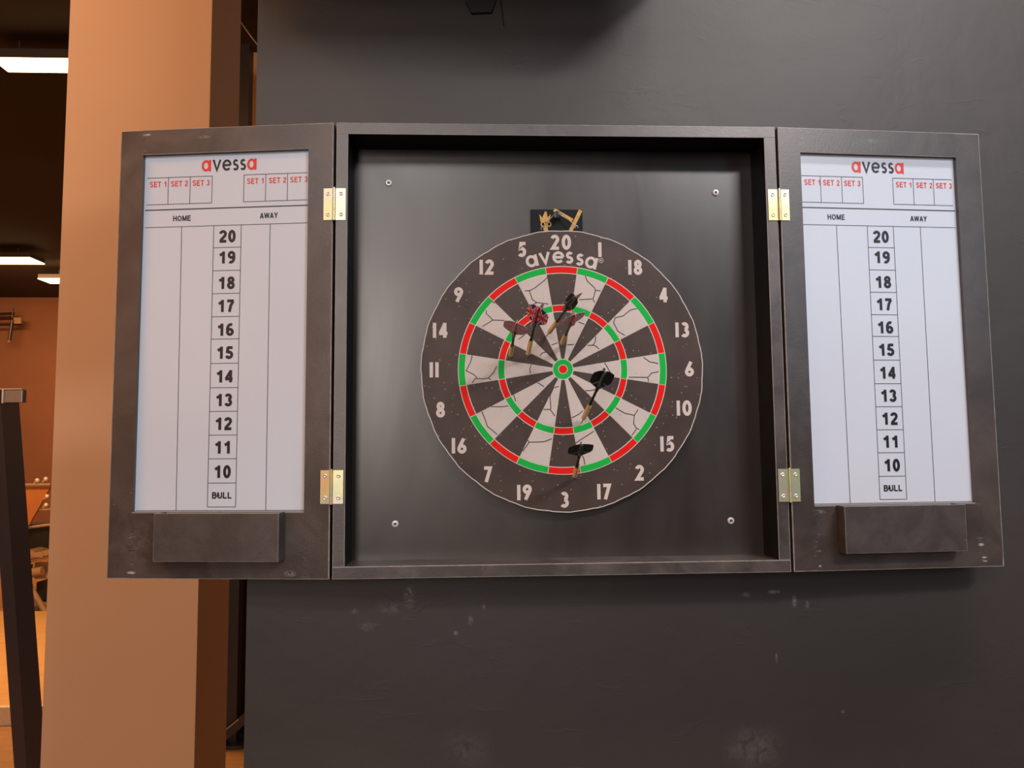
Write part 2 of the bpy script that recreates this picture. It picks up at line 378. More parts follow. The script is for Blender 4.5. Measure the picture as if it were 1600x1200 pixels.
# strokes of each glyph: (points, closed); cap height 1, stroke width about .19
GL = {
 '0': (.62, [(arc(.31, .5, .205, .405, 0, 360, 28)[:-1], True)]),
 '1': (.20, [([(.10, 0), (.10, 1)], False)]),
 '2': (.56, [(arc(.27, .70, .185, .205, 165, -25, 14)+[(.12, .095), (.54, .095)], False)]),
 '3': (.52, [(arc(.24, .72, .165, .185, 140, -90, 12), False), (arc(.24, .295, .19, .20, 90, -145, 14), False)]),
 '4': (.60, [([(.40, 0), (.40, .99)], False), ([(.42, .97), (.10, .28)], False), ([(.03, .29), (.58, .29)], False)]),
 '5': (.52, [([(.50, .905), (.20, .905), (.15, .55)]+arc(.23, .33, .20, .235, 105, -140, 14), False)]),
 '6': (.56, [(arc(.28, .29, .19, .195, 0, 360, 22)[:-1], True), ([(.115, .40), (.40, .97)], False)]),
 '7': (.54, [([(.02, .905), (.42, .905), (.15, .0)], False)]),
 '8': (.54, [(arc(.27, .72, .145, .185, 0, 360, 22)[:-1], True), (arc(.27, .285, .18, .19, 0, 360, 22)[:-1], True)]),
 '9': (.56, [(arc(.28, .71, .19, .195, 0, 360, 22)[:-1], True), ([(.445, .60), (.16, .03)], False)]),
 # grotesque set for the scoreboards: figures g0..g9 and capitals
 'g0': (.56, [(arc(.28, .5, .175, .41, 0, 360, 28)[:-1], True)]),
 'g1': (.56, [([(.35, 0), (.35, 1)], False), ([(.37, .86), (.08, .68)], False)]),
 'g2': (.56, [(arc(.28, .71, .185, .20, 175, -30, 12)+[(.40, .52), (.14, .20), (.11, .09)], False), ([(.03, .09), (.53, .09)], False)]),
 'g3': (.56, [(arc(.26, .73, .165, .18, 165, -90, 12), False), (arc(.26, .29, .185, .20, 90, -165, 14), False)]),
 'g4': (.58, [([(.42, 0), (.42, 1)], False), ([(.42, .93), (.08, .30)], False), ([(.02, .29), (.57, .29)], False)]),
 'g5': (.56, [([(.50, .905), (.15, .905)], False), ([(.17, .98), (.11, .46)], False), (arc(.25, .32, .20, .23, 130, -160, 14), False)]),
 'g6': (.56, [(arc(.28, .31, .18, .215, 0, 360, 22)[:-1], True), (arc(.32, .52, .225, .39, 190, 62, 12), False)]),
 'g7': (.56, [([(.03, .905), (.52, .905)], False), ([(.48, .88), (.30, .52), (.21, 0)], False)]),
 'g8': (.56, [(arc(.28, .735, .155, .175, 0, 360, 22)[:-1], True), (arc(.28, .29, .18, .20, 0, 360, 22)[:-1], True)]),
 'g9': (.56, [(arc(.28, .69, .18, .215, 0, 360, 22)[:-1], True), (arc(.24, .48, .225, .39, 10, -118, 12), False)]),
 'S': (.66, [(arc(.33, .735, .22, .175, 20, 235, 12)+arc(.33, .275, .23, .185, 62, -165, 12), False)]),
 'E': (.62, [([(.10, 0), (.10, 1)], False), ([(.10, .91), (.58, .91)], False), ([(.10, .52), (.54, .52)], False), ([(.10, .09), (.60, .09)], False)]),
 'T': (.62, [([(.31, 0), (.31, 1)], False), ([(0, .91), (.62, .91)], False)]),
 'H': (.70, [([(.10, 0), (.10, 1)], False), ([(.60, 0), (.60, 1)], False), ([(.10, .53), (.60, .53)], False)]),
 'O': (.78, [(arc(.39, .5, .29, .41, 0, 360, 28)[:-1], True)]),
 'M': (.84, [([(.10, 0), (.10, 1)], False), ([(.74, 0), (.74, 1)], False), ([(.13, .95), (.42, .06)], False), ([(.71, .95), (.42, .06)], False)]),
 'A': (.74, [([(.08, 0), (.37, .98)], False), ([(.66, 0), (.37, .98)], False), ([(.18, .29), (.56, .29)], False)]),
 'W': (1.0, [([(.07, 1), (.26, .04)], False), ([(.50, .96), (.26, .04)], False), ([(.50, .96), (.74, .04)], False), ([(.93, 1), (.74, .04)], False)]),
 'Y': (.70, [([(.35, 0), (.35, .45)], False), ([(.07, 1), (.35, .42)], False), ([(.63, 1), (.35, .42)], False)]),
 'B': (.68, [([(.10, 0), (.10, 1)], False), ([(.10, .91), (.36, .91)]+arc(.38, .735, .16, .175, 80, -80, 8)+[(.36, .54), (.10, .54)], False), ([(.10, .53), (.40, .53)]+arc(.40, .31, .18, .22, 80, -80, 8)+[(.38, .09), (.10, .09)], False)]),
 'U': (.70, [([(.10, 1), (.10, .33)]+arc(.35, .33, .25, .24, 180, 360, 12)+[(.60, .33), (.60, 1)], False)]),
 'L': (.58, [([(.10, 0), (.10, 1)], False), ([(.10, .09), (.56, .09)], False)]),
 'R': (.68, [([(.10, 0), (.10, 1)], False), ([(.10, .91), (.38, .91)]+arc(.40, .72, .17, .19, 80, -80, 8)+[(.36, .52), (.10, .52)], False), ([(.38, .50), (.62, 0)], False)]),
 ' ': (.30, []),
 # lower-case geometric letters, x-height 1
 'a': (1.06, [(arc(.46, .5, .37, .40, 0, 360, 26)[:-1], True), ([(.90, 0), (.90, 1)], False)]),
 'v': (.94, [([(.08, 1), (.47, .08), (.86, 1)], False)]),
 'e': (1.0, [(arc(.5, .5, .40, .40, 0, 318, 24), False), ([(.12, .5), (.90, .5)], False)]),
 's': (.66, [(arc(.33, .70, .19, .20, 30, 250, 12)+arc(.33, .30, .22, .21, 80, -150, 14), False)]),
}
def glyph(bm, ch, cx, cz, h, y, wd=.19, rot=0, th=.0003, xs=1):
    w, st = GL[ch]
    for k_, (pts, closed) in enumerate(st):
        q = []
        for (px, pz) in pts:
            a, b = (px-w/2)*h*xs, (pz-.5)*h
            q.append((cx+a*cos(rot)-b*sin(rot), cz+a*sin(rot)+b*cos(rot)))
        ribbon(bm, q, wd*h, y, th+.00003*k_, closed)
def word(bm, txt, cx, cz, h, y, wd=.19, gap=.15, xs=1, keep=None):
    ws = [GL[c][0]*h*xs for c in txt]; tot = sum(ws)+gap*h*(len(txt)-1); x = cx-tot/2
    for i, c in enumerate(txt):
        if keep is None or i in keep: glyph(bm, c, x+ws[i]/2, cz, h, y, wd, 0, .0003, xs)
        x += ws[i]+gap*h
def text(bm, txt, cx, cz, h, y, wd=.19, maxw=None, gap=.10):
    ks = ['g'+c if c.isdigit() else c for c in txt]
    tot = sum(GL[k][0] for k in ks)*h+gap*h*(len(ks)-1)
    xs = maxw/tot if maxw else 1
    x = cx-tot*xs/2
    for k in ks:
        w = GL[k][0]*h*xs; glyph(bm, k, x+w/2, cz, h, y, wd, 0, .0003, xs); x += w+gap*h*xs

# ------------------------------------------------------------------ the setting
WY = .0765
bm = box(bmnew(), -.4975, 4.9, WY, WY+.14, FLOOR, CEIL); struct('wall_back', bm, 'wall', label='dark grey painted plaster wall behind the dartboard cabinet')
bm = box(bmnew(), -8.2, 5.0, WY, 12.2, FLOOR-.1, FLOOR); struct('floor', bm, 'floor', label='orange wood floor of the gym')
bm = box(bmnew(), -8.2, 5.0, -7.6, WY, FLOOR-.1, FLOOR); struct('floor', bm, 'hall_floor', label='dark hall floor in front of the wall')
bm = box(bmnew(), -8.2, 5.0, -7.6, 12.2, CEIL, CEIL+.1); struct('ceiling', bm, 'gym_ceiling')
bm = box(bmnew(), -8.2, 5.0, 11.7, 11.85, FLOOR, CEIL); struct('wall_far', bm, 'gym_wall', label='brown far wall of the gym')
bm = box(bmnew(), -8.2, -8.05, -7.6, 11.7, FLOOR, CEIL); struct('wall_left', bm, 'gym_wall')
bm = box(bmnew(), 4.9, 5.0, -7.6, 11.7, FLOOR, CEIL); struct('wall_right', bm, 'hall_wall')
bm = box(bmnew(), -8.05, 4.9, -7.6, -7.5, FLOOR, CEIL); struct('wall_front', bm, 'hall_wall')
bm = box(bmnew(), -1.275, -.88, .95, 1.21, FLOOR, CEIL, .002)
tag(obj('column', bm, 'column'), 'tall beige square column lit orange, left behind the open cabinet door', 'column')['kind'] = 'structure'

# ------------------------------------------------------------------ dartboard cabinet
D = .0626; H = .7064/2; A = .35; T = .0186
cab = thing('dartboard_cabinet', 'black wooden dartboard cabinet with both doors open, hung on the dark wall', 'cabinet', (0, 0, 0))
BY = D+.012
for nm, b in (('top_panel', (-A, A, 0, BY, H-T, H)), ('bottom_panel', (-A, A, 0, BY, -H, -H+T)),
              ('side_panel', (-A, -A+T, 0, BY, -H+T, H-T)), ('side_panel', (A-T, A, 0, BY, -H+T, H-T))):
    bm = box(bmnew(), *b, .0011)
    me = obj(nm, bm, 'case', cab)
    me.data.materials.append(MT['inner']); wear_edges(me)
    for p in me.data.polygons:      # inner side faces and the underside of the top are darker
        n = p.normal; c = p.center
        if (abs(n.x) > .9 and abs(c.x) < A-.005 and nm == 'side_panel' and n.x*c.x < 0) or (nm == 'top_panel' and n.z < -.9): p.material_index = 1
obj('back_panel', box(bmnew(), -A+T, A-T, D, D+.012, -H+T, H-T), 'back', cab)
for (x, z) in ((-.2753, .2776), (.27, .2648), (-.2629, -.278), (.2785, -.28)):
    bm = lathe(bmnew(), (x, D, z), (0, -1, 0), [(0, .0056), (.0012, .0056), (.0026, .0044), (.0028, .0026), (.0014, .0022)], 20, False)
    sc = obj('screw', bm, 'screw', cab, True)
    obj('screw_recess', lathe(bmnew(), (x, D-.0008, z), (0, -1, 0), [(0, .0026), (.0008, .0026)], 12), 'recess', sc)
# hinge: leaf on cabinet edge, leaf on the door, knuckle and four screws
def hinge(s, zc, ang):
    # local x outwards from the knuckle
    xk = s*(A+.0022); h = .0252
    root = obj('hinge', lathe(bmnew(), (xk, -.0026, zc-h-.0015), (0, 0, 1), [(0, .0012), (.0008, .0024), (.017, .0024), (.0172, .0019), (.0178, .0019), (.018, .0024), (.0352, .0024), (.0354, .0019), (.036, .0019), (.0362, .0024), (2*h+.002, .0024), (2*h+.003, .0012)], 14), 'zinc', cab, True)
    for side in (-1, 1):       # -1 cabinet leaf, 1 door leaf
        a = ang if side > 0 else 0
        dx = Vector((s*side*cos(a), sin(a), 0)); nrm = Vector((s*side*sin(a), -cos(a), 0)) if side > 0 else Vector((0, -1, 0))
        nrm = Vector((-s*-sin(a), -cos(a), 0)) if side > 0 else nrm
        o0 = Vector((s*A+(s*.0043 if side > 0 else 0), 0, zc)) - dx*(.002 if side > 0 else .001)
        bm = bmnew(); vs = []
        for t in (0, .0165):
            for z in (-h, h):
                for y in (.0002, .0014): vs.append(bm.verts.new(o0+dx*t+Vector((0, 0, z))+nrm*y))
        for f in [(0, 1, 3, 2), (4, 6, 7, 5), (0, 4, 5, 1), (2, 3, 7, 6), (0, 2, 6, 4), (1, 5, 7, 3)]: bm.faces.new([vs[i] for i in f])
        obj('hinge_leaf', bm, 'zinc', root)
        for z in (-.0165, .0165):
            P = o0+dx*.0095+Vector((0, 0, z))+nrm*.0014
            obj('hinge_screw', lathe(bmnew(), P, nrm, [(0, .0033), (.0006, .0032), (.0009, .0022), (.0003, .0012), (.0003, 0)], 14, False), 'zinc_screw', root, True)
AL, AR = .1186, .0564
hinge(-1, .2215, AL); hinge(-1, -.2155, AL); hinge(1, .2243, AR); hinge(1, -.2205, AR)

# hanger plate and hook behind the board
hp = obj('hanger_plate', box(bmnew(), -.0420, .0444, D-.0035, D, .150, .2337, .0006), 'plate', cab)
yb = D-.0035
bm = bmnew(); ribbon(bm, [(-.003, .2330), (.0277, .2152)], .0058, yb, .0006, False, True); obj('gold_bar', bm, 'gold', hp)
bm = bmnew(); ribbon(bm, [(.0415, .2325), (.0205, .1900)], .0062, yb, .0010, False, True); obj('gold_bar', bm, 'gold', hp)
bm = bmnew()
slab(bm, [(-.0275, .2255), (-.0255, .2125), (-.0105, .2125), (-.0085, .2255), (-.0135, .2195), (-.0155, .2300), (-.018, .2300), (-.0225, .2195)], yb, .0006)
ribbon(bm, arc(-.0215, .2085, .0032, .0036, 0, 360, 14)[:-1], .0018, yb, .0008, True)
ribbon(bm, arc(-.0115, .2085, .0032, .0036, 0, 360, 14)[:-1], .0018, yb, .0008, True)
slab(bm, [(-.021, .190), (-.019, .2085), (-.0145, .2085), (-.012, .190)], yb, .0007)
obj('gold_emblem', bm, 'gold', hp)
bm = lathe(bmnew(), (.001, yb, .2205), (0, -1, 0), [(0, .0030), (.012, .0030), (.0125, .0062), (.014, .0062), (.0145, .0045)], 16)
obj('hook_screw', bm, 'shaft_black', hp, True)

# ------------------------------------------------------------------ the two doors
DW = .348; DT = .016
SETX_L = [(-.1155, 'SET 1'), (-.0807, 'SET 2'), (-.0449, 'SET 3')]
SETX_R = [(.0442, 'SET 1'), (.0796, 'SET 2'), (.1142, 'SET 3')]
ROWS = [.1953, .1597, .1228, .0862, .0496, .0143, -.0239, -.0619, -.0987, -.1354, -.1718, -.209, -.2453]
NUMZ = [.1776, .1438, .1030, .0665, .029, -.0072, -.0443, -.0811, -.1178, -.1543, -.1916, -.2277]
def door(s):
    a = AL if s < 0 else AR
    sg = lambda u0, u1: (s*u0, s*u1) if s > 0 else (-u1, -u0)
    uo, ui = (.3098, .0400) if s < 0 else (.3045, .0370)
    RZ = (-a if s < 0 else a)
    tz, bz = .3120, -.2520
    bm = box(bmnew(), *sg(ui-.006, uo+.006), .0066, .0105, bz-.008, tz+.006)
    d = obj('door', bm, 'sheet', cab, loc=(s*(A+.0043), 0, 0)); d.rotation_euler = (0, 0, RZ)
    d['label'] = 'left door with scoreboard and marker tray' if s < 0 else 'right door with scoreboard and marker tray'
    bv = .0016
    for nm, b in (('stile', (*sg(0, ui), 0, DT, -H, H)), ('stile', (*sg(uo, DW), 0, DT, -H, H)),
                  ('rail', (*sg(ui, uo), .0001, DT-.0001, tz, H-.0001)), ('rail', (*sg(ui, uo), .0001, DT-.0001, -H+.0001, bz))):
        bm = box(bmnew(), *b)
        inner_x = [ui, uo]
        def joint(v): return min(abs(abs(v.co.x)-q) for q in inner_x) < 1e-4
        if nm == 'stile': es = [e for e in bm.edges if not (joint(e.verts[0]) and joint(e.verts[1]))]
        else: es = [e for e in bm.edges if abs(e.verts[0].co.x-e.verts[1].co.x) > .1 and e.verts[0].co.y < .01]
        bmesh.ops.bevel(bm, geom=es, offset=bv if nm == 'stile' else .0010, segments=2, affect='EDGES', profile=.7)
        wear_edges(obj(nm, bm, 'door', d))
    # marker tray
    u0, u1 = (.0693, .2610) if s < 0 else (.0721, .2690)
    x0, x1 = sg(u0, u1); bm = bmnew()
    box(bm, x0, x1, -.025, -.0215, -.3237, -.2525, .0005)      # front board
    box(bm, x0, x0+.006, -.0215, -.0002, -.3237, -.2525); box(bm, x1-.006, x1, -.0215, -.0002, -.3237, -.2525)
    box(bm, x0+.006, x1-.006, -.0215, -.0002, -.3237, -.3187)
    wear_edges(obj('marker_tray', bm, 'tray', d))
    # pale worn ledge under the sheet
    bm = box(bmnew(), *sg(ui, uo), -.0006, .0062, bz-.0022, bz); obj('ledge', bm, 'raw_edge', d)
    # printed sheet
    c = s*.1715; yf = .0066
    e0, e1 = (-.3075, -.0405) if s < 0 else (.0378, .3030)
    def ln(pts, wd=.0010):
        bm = bmnew(); ribbon(bm, pts, wd, yf, .0002); return obj('printed_line', bm, 'line', d)
    lx = max(c-.1345, e0); rx = min(c+.1285, e1)
    # set boxes
    ln([(lx, .2760), (c-.0268, .2760)]); ln([(lx, .2323), (c-.0268, .2323)])
    for k in (-.0990, -.0629, -.0268): ln([(c+k, .2765), (c+k, .2318)])
    ln([(c+.0252, .2760), (rx, .2760)]); ln([(c+.0252, .2323), (rx, .2323)])
    for k in (.0252, .0606, .0959): ln([(c+k, .2765), (c+k, .2318)])
    ln([(e0, .2235), (e1, .2235)], .0019); ln([(e0, .1953), (e1, .1953)])
    ln([(c-.0750, .1953), (c-.0722, bz+.001)]); ln([(c+.0690, .1953), (c+.0697, bz+.001)])
    for k in (-.0225, .0222): ln([(c+k, .1953), (c+k, -.2453)])
    for z in ROWS[1:]: ln([(c-.0227, z), (c+.0224, z)])
    ln([(e0, -.2506), (e1, -.2506)], .0009)
    def wd_(t, x, z, h, mat, wd, name, mw):
        bm = bmnew(); text(bm, t, x, z, h, yf, wd, mw); return obj(name, bm, mat, d)
    for (x, t) in SETX_L+SETX_R: wd_(t, c+x+(.003 if s > 0 and x < -.11 else 0), .2655, .0092, 'red_ink', .17, 'set_label', .0283)
    wd_('HOME', c-.0750, .2088, .0088, 'ink', .19, 'home_label', .0292); wd_('AWAY', c+.0667, .2090, .0088, 'ink', .19, 'away_label', .0288)
    for i, z in enumerate(NUMZ):
        if i < 11: wd_(str(20-i), c+.0002, z, .0192, 'ink', .235, 'row_number', .0268)
        else: wd_('BULL', c, z, .0096, 'ink', .22, 'row_number', .0310)
    # logo: red a, black vess, red a
    h = .0185; lw = .205
    for kk in (0, 5):
        bm = bmnew(); word(bm, 'avessa', c+.0008, .2930, h, yf, lw, .13, .78, keep=(kk,)); obj('red_letter', bm, 'red_ink', d)
    bm = bmnew(); word(bm, 'avessa', c+.0008, .2930, h, yf, .19, .13, .78, keep=(1, 2, 3, 4)); obj('logo_black_letters', bm, 'ink', d)
door(-1); door(1)

# ------------------------------------------------------------------ dartboard
YB = .0426; CX, CZ = .0064, -.0339
db = thing('dartboard', 'round black dartboard with red and green rings hanging inside the cabinet', 'dartboard', (CX, YB, CZ))
bm = lathe(bmnew(), (0, .0196, 0), (0, -1, 0), [(0, .2255), (.0185, .2268), (.0196, .2258)], 128); obj('board_body', bm, 'b_black', db, False)
def annulus(bm, r0, r1, a0, a1, y, th, n=6):
    P = [(r1*sin(a0+(a1-a0)*i/n), r1*cos(a0+(a1-a0)*i/n)) for i in range(n+1)]
    Q = [(r0*sin(a0+(a1-a0)*i/n), r0*cos(a0+(a1-a0)*i/n)) for i in range(n+1)]
    f = [[bm.verts.new((p[0], y-th, p[1])) for p in s] for s in (P, Q)]; b = [[bm.verts.new((p[0], y, p[1])) for p in s] for s in (P, Q)]
    for i in range(n):
        bm.faces.new([f[0][i], f[0][i+1], f[1][i+1], f[1][i]]); bm.faces.new([f[0][i], f[0][i+1], b[0][i+1], b[0][i]]); bm.faces.new([f[1][i], f[1][i+1], b[1][i+1], b[1][i]])
    for i in (0, n): bm.faces.new([f[0][i], f[1][i], b[1][i], b[0][i]])
# pale cut edge of the board, slightly ragged
bm = bmnew(); N = 160
rr = [.2268+.0005*sin(k*.9)+.0003*sin(k*2.3) for k in range(N)]
ribbon(bm, [(rr[k]*cos(2*pi*k/N), rr[k]*sin(2*pi*k/N)) for k in range(N)], .0015, .0004, .0006, True, True); obj('rim_edge', bm, 'paper_tan', db)
bm = lathe(bmnew(), (0, 0, 0), (0, -1, 0), [(0, .1684), (.0004, .1684)], 128); obj('scoring_disc', bm, 'b_wire', db)
nums = [20, 1, 18, 4, 13, 6, 10, 15, 2, 17, 3, 19, 7, 16, 8, 11, 14, 9, 12, 5]
g = .00055
cache = {}
for k in range(20):
    for (nm, r0, r1, c0, c1) in (('inner_segment', .0172, .0930, 'b_black', 'b_cream'), ('treble_segment', .0944, .1040, 'b_red', 'b_green'),
                                 ('outer_segment', .1053, .1560, 'b_black', 'b_cream'), ('double_segment', .1574, .1672, 'b_red', 'b_green')):
        a = radians(9)
        dark = k % 2 == 0
        key = (nm, dark)
        if key not in cache:
            bm = bmnew()
            gg = g if c0 != 'b_black' else .00022
            annulus(bm, r0, r1, -a, a, -.0004, .0003, 6)
            for v in bm.verts:            # leave a hairline of the outline colour between neighbours
                r = math.hypot(v.co.x, v.co.z); an = math.atan2(v.co.x, v.co.z); an *= (a-gg/r)/a
                v.co.x = r*sin(an); v.co.z = r*cos(an)
            o = obj(nm, bm, c0 if dark else c1, db); cache[key] = o
        else:
            o = cache[key].copy(); COL.objects.link(o)
        o.rotation_euler = (0, k*2*a, 0)
bm = lathe(bmnew(), (0, -.0004, 0), (0, -1, 0), [(0, .0157), (.0004, .0157)], 40); obj('outer_bull', bm, 'b_green', db)
bm = lathe(bmnew(), (0, -.0008, 0), (0, -1, 0), [(0, .0076), (.0002, .0076)], 32); obj('bull_outline', bm, 'b_wire', db)
bm = lathe(bmnew(), (0, -.0010, 0), (0, -1, 0), [(0, .0066), (.0002, .0066)], 32); obj('inner_bull', bm, 'b_red', db)
for k, n in enumerate(nums):
    a = radians(18)*k; x, z = .2058*sin(a)-.0004, .2058*cos(a); s = str(n); bm = bmnew(); h = .0243
    if n == 20: z += .002
    if n == 3: z -= .002
    ws = [GL[c][0]*h for c in s]; gp = .0042; tot = sum(ws)+gp*(len(s)-1); xx = x-tot/2
    for i, c in enumerate(s): glyph(bm, c, xx+ws[i]/2, z, h, 0, .225); xx += ws[i]+gp
    obj('number', bm, 'b_num', db)
bm = bmnew()
for ch, lx, lz, rot in (('a', -0.0476, 0.1766, 13), ('v', -0.027, 0.1813, 8), ('e', -0.0049, 0.1829, 1), ('s', 0.0132, 0.1824, -4), ('s', 0.0302, 0.1792, -9), ('a', 0.0492, 0.174, -14)):
    glyph(bm, ch, lx, lz, .0192, 0, .24, radians(rot), .0003, .98)
obj('logo_letters', bm, 'b_num', db)
bm = bmnew(); lx, lz = .0649, .1777
ribbon(bm, arc(lx, lz, .0035, .0037, 0, 360, 18)[:-1], .0008, 0, .0003, True); text(bm, 'R', lx, lz, .0034, 0, .2)
obj('registered_mark', bm, 'b_num', db)
CR = [[(-.0238,.1498),(-.029,.144),(-.0434,.1325),(-.0529,.1276),(-.06,.1275)],[(-.0529,.1276),(-.0479,.1131),(-.0408,.1085),(-.0223,.1059)],[(-.0466,.1051),(-.0408,.1085)],[(.0385,.1528),(.0413,.1441),(.0534,.1325),(.0545,.1282),(.0631,.1276)],[(.0545,.1282),(.0508,.1143),(.0278,.1131)],[(.0508,.1131),(.053,.1085)],[(-.1225,.0959),(-.1228,.0908),(-.1121,.0799),(-.0937,.0793)],[(-.1121,.0799),(-.1292,.0694)],[(-.1142,.1109),(-.1085,.1074)],[(.1224,.0987),(.1108,.0958),(.0991,.0863),(.0861,.0834),(.0831,.0747)],[(.0831,.0755),(.09,.0618),(.1013,.0546)],[(.054,.0533),(.053,.0447),(.0489,.0389),(.0404,.0384)],[(.0489,.0389),(.0538,.0375),(.0588,.0326)],[(-.0175,.0397),(-.0075,.0431)],[(.0073,.0396),(.0181,.0402)],[(-.0367,.0215),(-.0332,.0264),(-.0261,.0283)],[(.0258,.0768),(.0358,.0728)],[(-.0713,.0484),(-.0613,.0558)],[(-.1455,.0239),(-.1478,.0126),(-.1555,-.0024)],[(-.1061,.0059),(-.1113,-.0046),(-.1198,-.0139),(-.1296,-.0149),(-.1409,-.0143),(-.1457,-.0214)],[(-.1555,-.0015),(-.1436,-.0073),(-.138,-.0129)],[(-.1198,-.0139),(-.1156,-.0167)],[(-.051,.0074),(-.0534,.0008),(-.0523,-.0062)],[(.1307,.0187),(.1406,.0115),(.1549,.0085)],[(.1062,-.0132),(.1371,-.0139)],[(.1371,-.0139),(.143,-.0071),(.155,-.0043)],[(.1371,-.0139),(.1381,-.0208)],[(.0676,.0103),(.0745,-.0025),(.0823,-.012)],[(-.1164,-.0593),(-.1018,-.0599),(-.0878,-.0583)],[(-.1307,-.067),(-.1258,-.0783),(-.1216,-.0909),(-.1063,-.1036)],[(-.0797,-.0406),(-.0764,-.0511)],[(-.0409,-.0211),(-.0311,-.0276)],[(-.007,-.0278),(-.0155,-.0297),(-.0213,-.0424),(-.0202,-.0636)],[(-.0321,-.0643),(-.0216,-.0644),(-.0141,-.0749)],[(.0135,-.0779),(.0249,-.0723),(.0312,-.0667)],[(.0354,-.0348),(.0468,-.0343),(.0568,-.0301)],[(.0841,-.0623),(.0987,-.0714),(.1138,-.0749),(.1202,-.0653)],[(.1138,-.0749),(.1126,-.0884),(.1167,-.0955),(.1215,-.0975)],[(.1167,-.0969),(.1094,-.1067)],[(.048,-.0998),(.0357,-.1075),(.0185,-.1186)],[(-.0194,-.1113),(-.0321,-.1159),(-.0552,-.1163)],[(-.0579,-.1138),(-.0552,-.1163),(-.066,-.1304)],[(.0281,-.1369),(.0317,-.1439),(.0327,-.1528)]]
bm = bmnew()
for pl in CR:
    q = []
    for (a, b) in zip(pl, pl[1:]):       # rounder run of points with a slight wobble
        for t in (0, .5): q.append((a[0]+(b[0]-a[0])*t+random.uniform(-.0002, .0002), a[1]+(b[1]-a[1])*t+random.uniform(-.0002, .0002)))
    q.append(pl[-1]); ribbon(bm, q, .0013, -.0007, .0002)
obj('printed_crack_lines', bm, 'ink', db)['kind'] = 'stuff'
# hanging wire over the hook screw
bm = tube(bmnew(), [(-.0300, .003, .2330), (-.0085, .006, .2580), (-.004, .006, .2600), (.001, .006, .2590), (.0245, .003, .2360)], .0007, 8)
obj('hanging_wire', bm, 'wire', db, True)
for x, z in ((-.030, .2315), (.026, .2340)):
    bm = bmnew(); c = Vector((x, .004, z))
    tube(bm, [c+Vector((.0025*cos(t*pi/4), 0, .0028*sin(t*pi/4))) for t in range(-1, 6)], .0007, 6); obj('wire_eye', bm, 'wire', db, True)

# ------------------------------------------------------------------ darts
def dart(tip, tail, fin, roll, label, r_f=.0165, two=None, barrel='brass', shaft='shaft_black', short=1.0):
    tip, tail = Vector(tip), Vector(tail); d = (tail-tip).normalized()
    root = thing('dart', label, 'dart', tuple(tip), 0, 'darts stuck in the dartboard')
    x, y, _ = frame_of(d)
    obj('point', lathe(bmnew(), -d*.007, d, [(0, 0), (.007, .0009), (.020, .0012)], 10), 'tip', root, True)
    prof = [(.011, .0010), (.0135, .0030)]
    s = .0150
    while s < .047:
        prof += [(s, .0038), (s+.0013, .0038), (s+.0016, .0032), (s+.0023, .0032)]; s += .0026
    prof += [(.0500, .0037), (.0525, .0026)]
    obj('barrel', lathe(bmnew(), (0, 0, 0), d, prof, 16), barrel, root, True)
    obj('shaft', lathe(bmnew(), (0, 0, 0), d, [(.0525, .0026), (.0545, .0029), (.058, .0021), (.085, .0021), (.089, .0028), (.101, .0028), (.102, .001)], 12), shaft, root, True)
    for k in range(4):
        rk_ = r_f if k % 2 == 0 else r_f*short
        a = radians(roll+90*k); rd = x*cos(a)+y*sin(a); nn = d.cross(rd).normalized()
        prf = [(.094, .0022), (.1035, rk_*.80), (.108, rk_*.97), (.112, rk_), (.124, rk_), (.129, rk_*.93), (.1335, rk_*.55), (.1355, .0030)]
        inner = [(.1355, .0002), (.094, .0002)]
        pts = prf+inner; bm = bmnew(); uvl = bm.loops.layers.uv.new('UVMap'); lays = []
        for o_ in (-.00018, .00018): lays.append([bm.verts.new(d*s+rd*r+nn*(o_+.0012*(r/r_f)**2)) for (s, r) in pts])
        fs = [bm.faces.new(l) for l in lays]
        n = len(pts)
        for i in range(n): fs.append(bm.faces.new([lays[0][i], lays[0][(i+1) % n], lays[1][(i+1) % n], lays[1][i]]))
        for f in fs:
            for lp in f.loops:
                c = lp.vert.co; lp[uvl].uv = ((c.dot(d)-.094)/.0415, c.dot(rd)/r_f)
        obj('flight', bm, fin if not (two and k % 2) else two, root)
    return root
dart([-.0784, .0426, -.0160], [-.0753, -.0679, .0156], 'flag_faded', -24, 'dart with faded pink streaked flag flight, leftmost on the board', .0180, short=.5)
dart([-.0517, .0426, -.0171], [-.0424, -.0590, .0360], 'flag', -40, 'dart with bright red, white and blue flag flight, second from the left', .0180)
dart([-.0193, .0426, .0201], [.0077, -.0638, .0543], 'fin_black', 32, 'black-flighted brass dart above the bullseye, near the red treble of 20', .0185, short=.5)
dart([.0032, .0426, .0034], [.0094, -.0695, .0285], 'flag_faded', 17, 'dart with faded red flight just below the topmost black-flighted dart', .0180, short=.45)
dart([.0344, .0426, -.1214], [.0532, -.0521, -.0589], 'fin_black', -12, 'black-flighted brass dart to the lower right of the bullseye', .0165, short=.75)
dart([.0217, .0426, -.2098], [.0187, -.0622, -.1627], 'fin_black', 2, 'lowest dart, black flight, stuck near the red double of 3', .0185, short=.42)

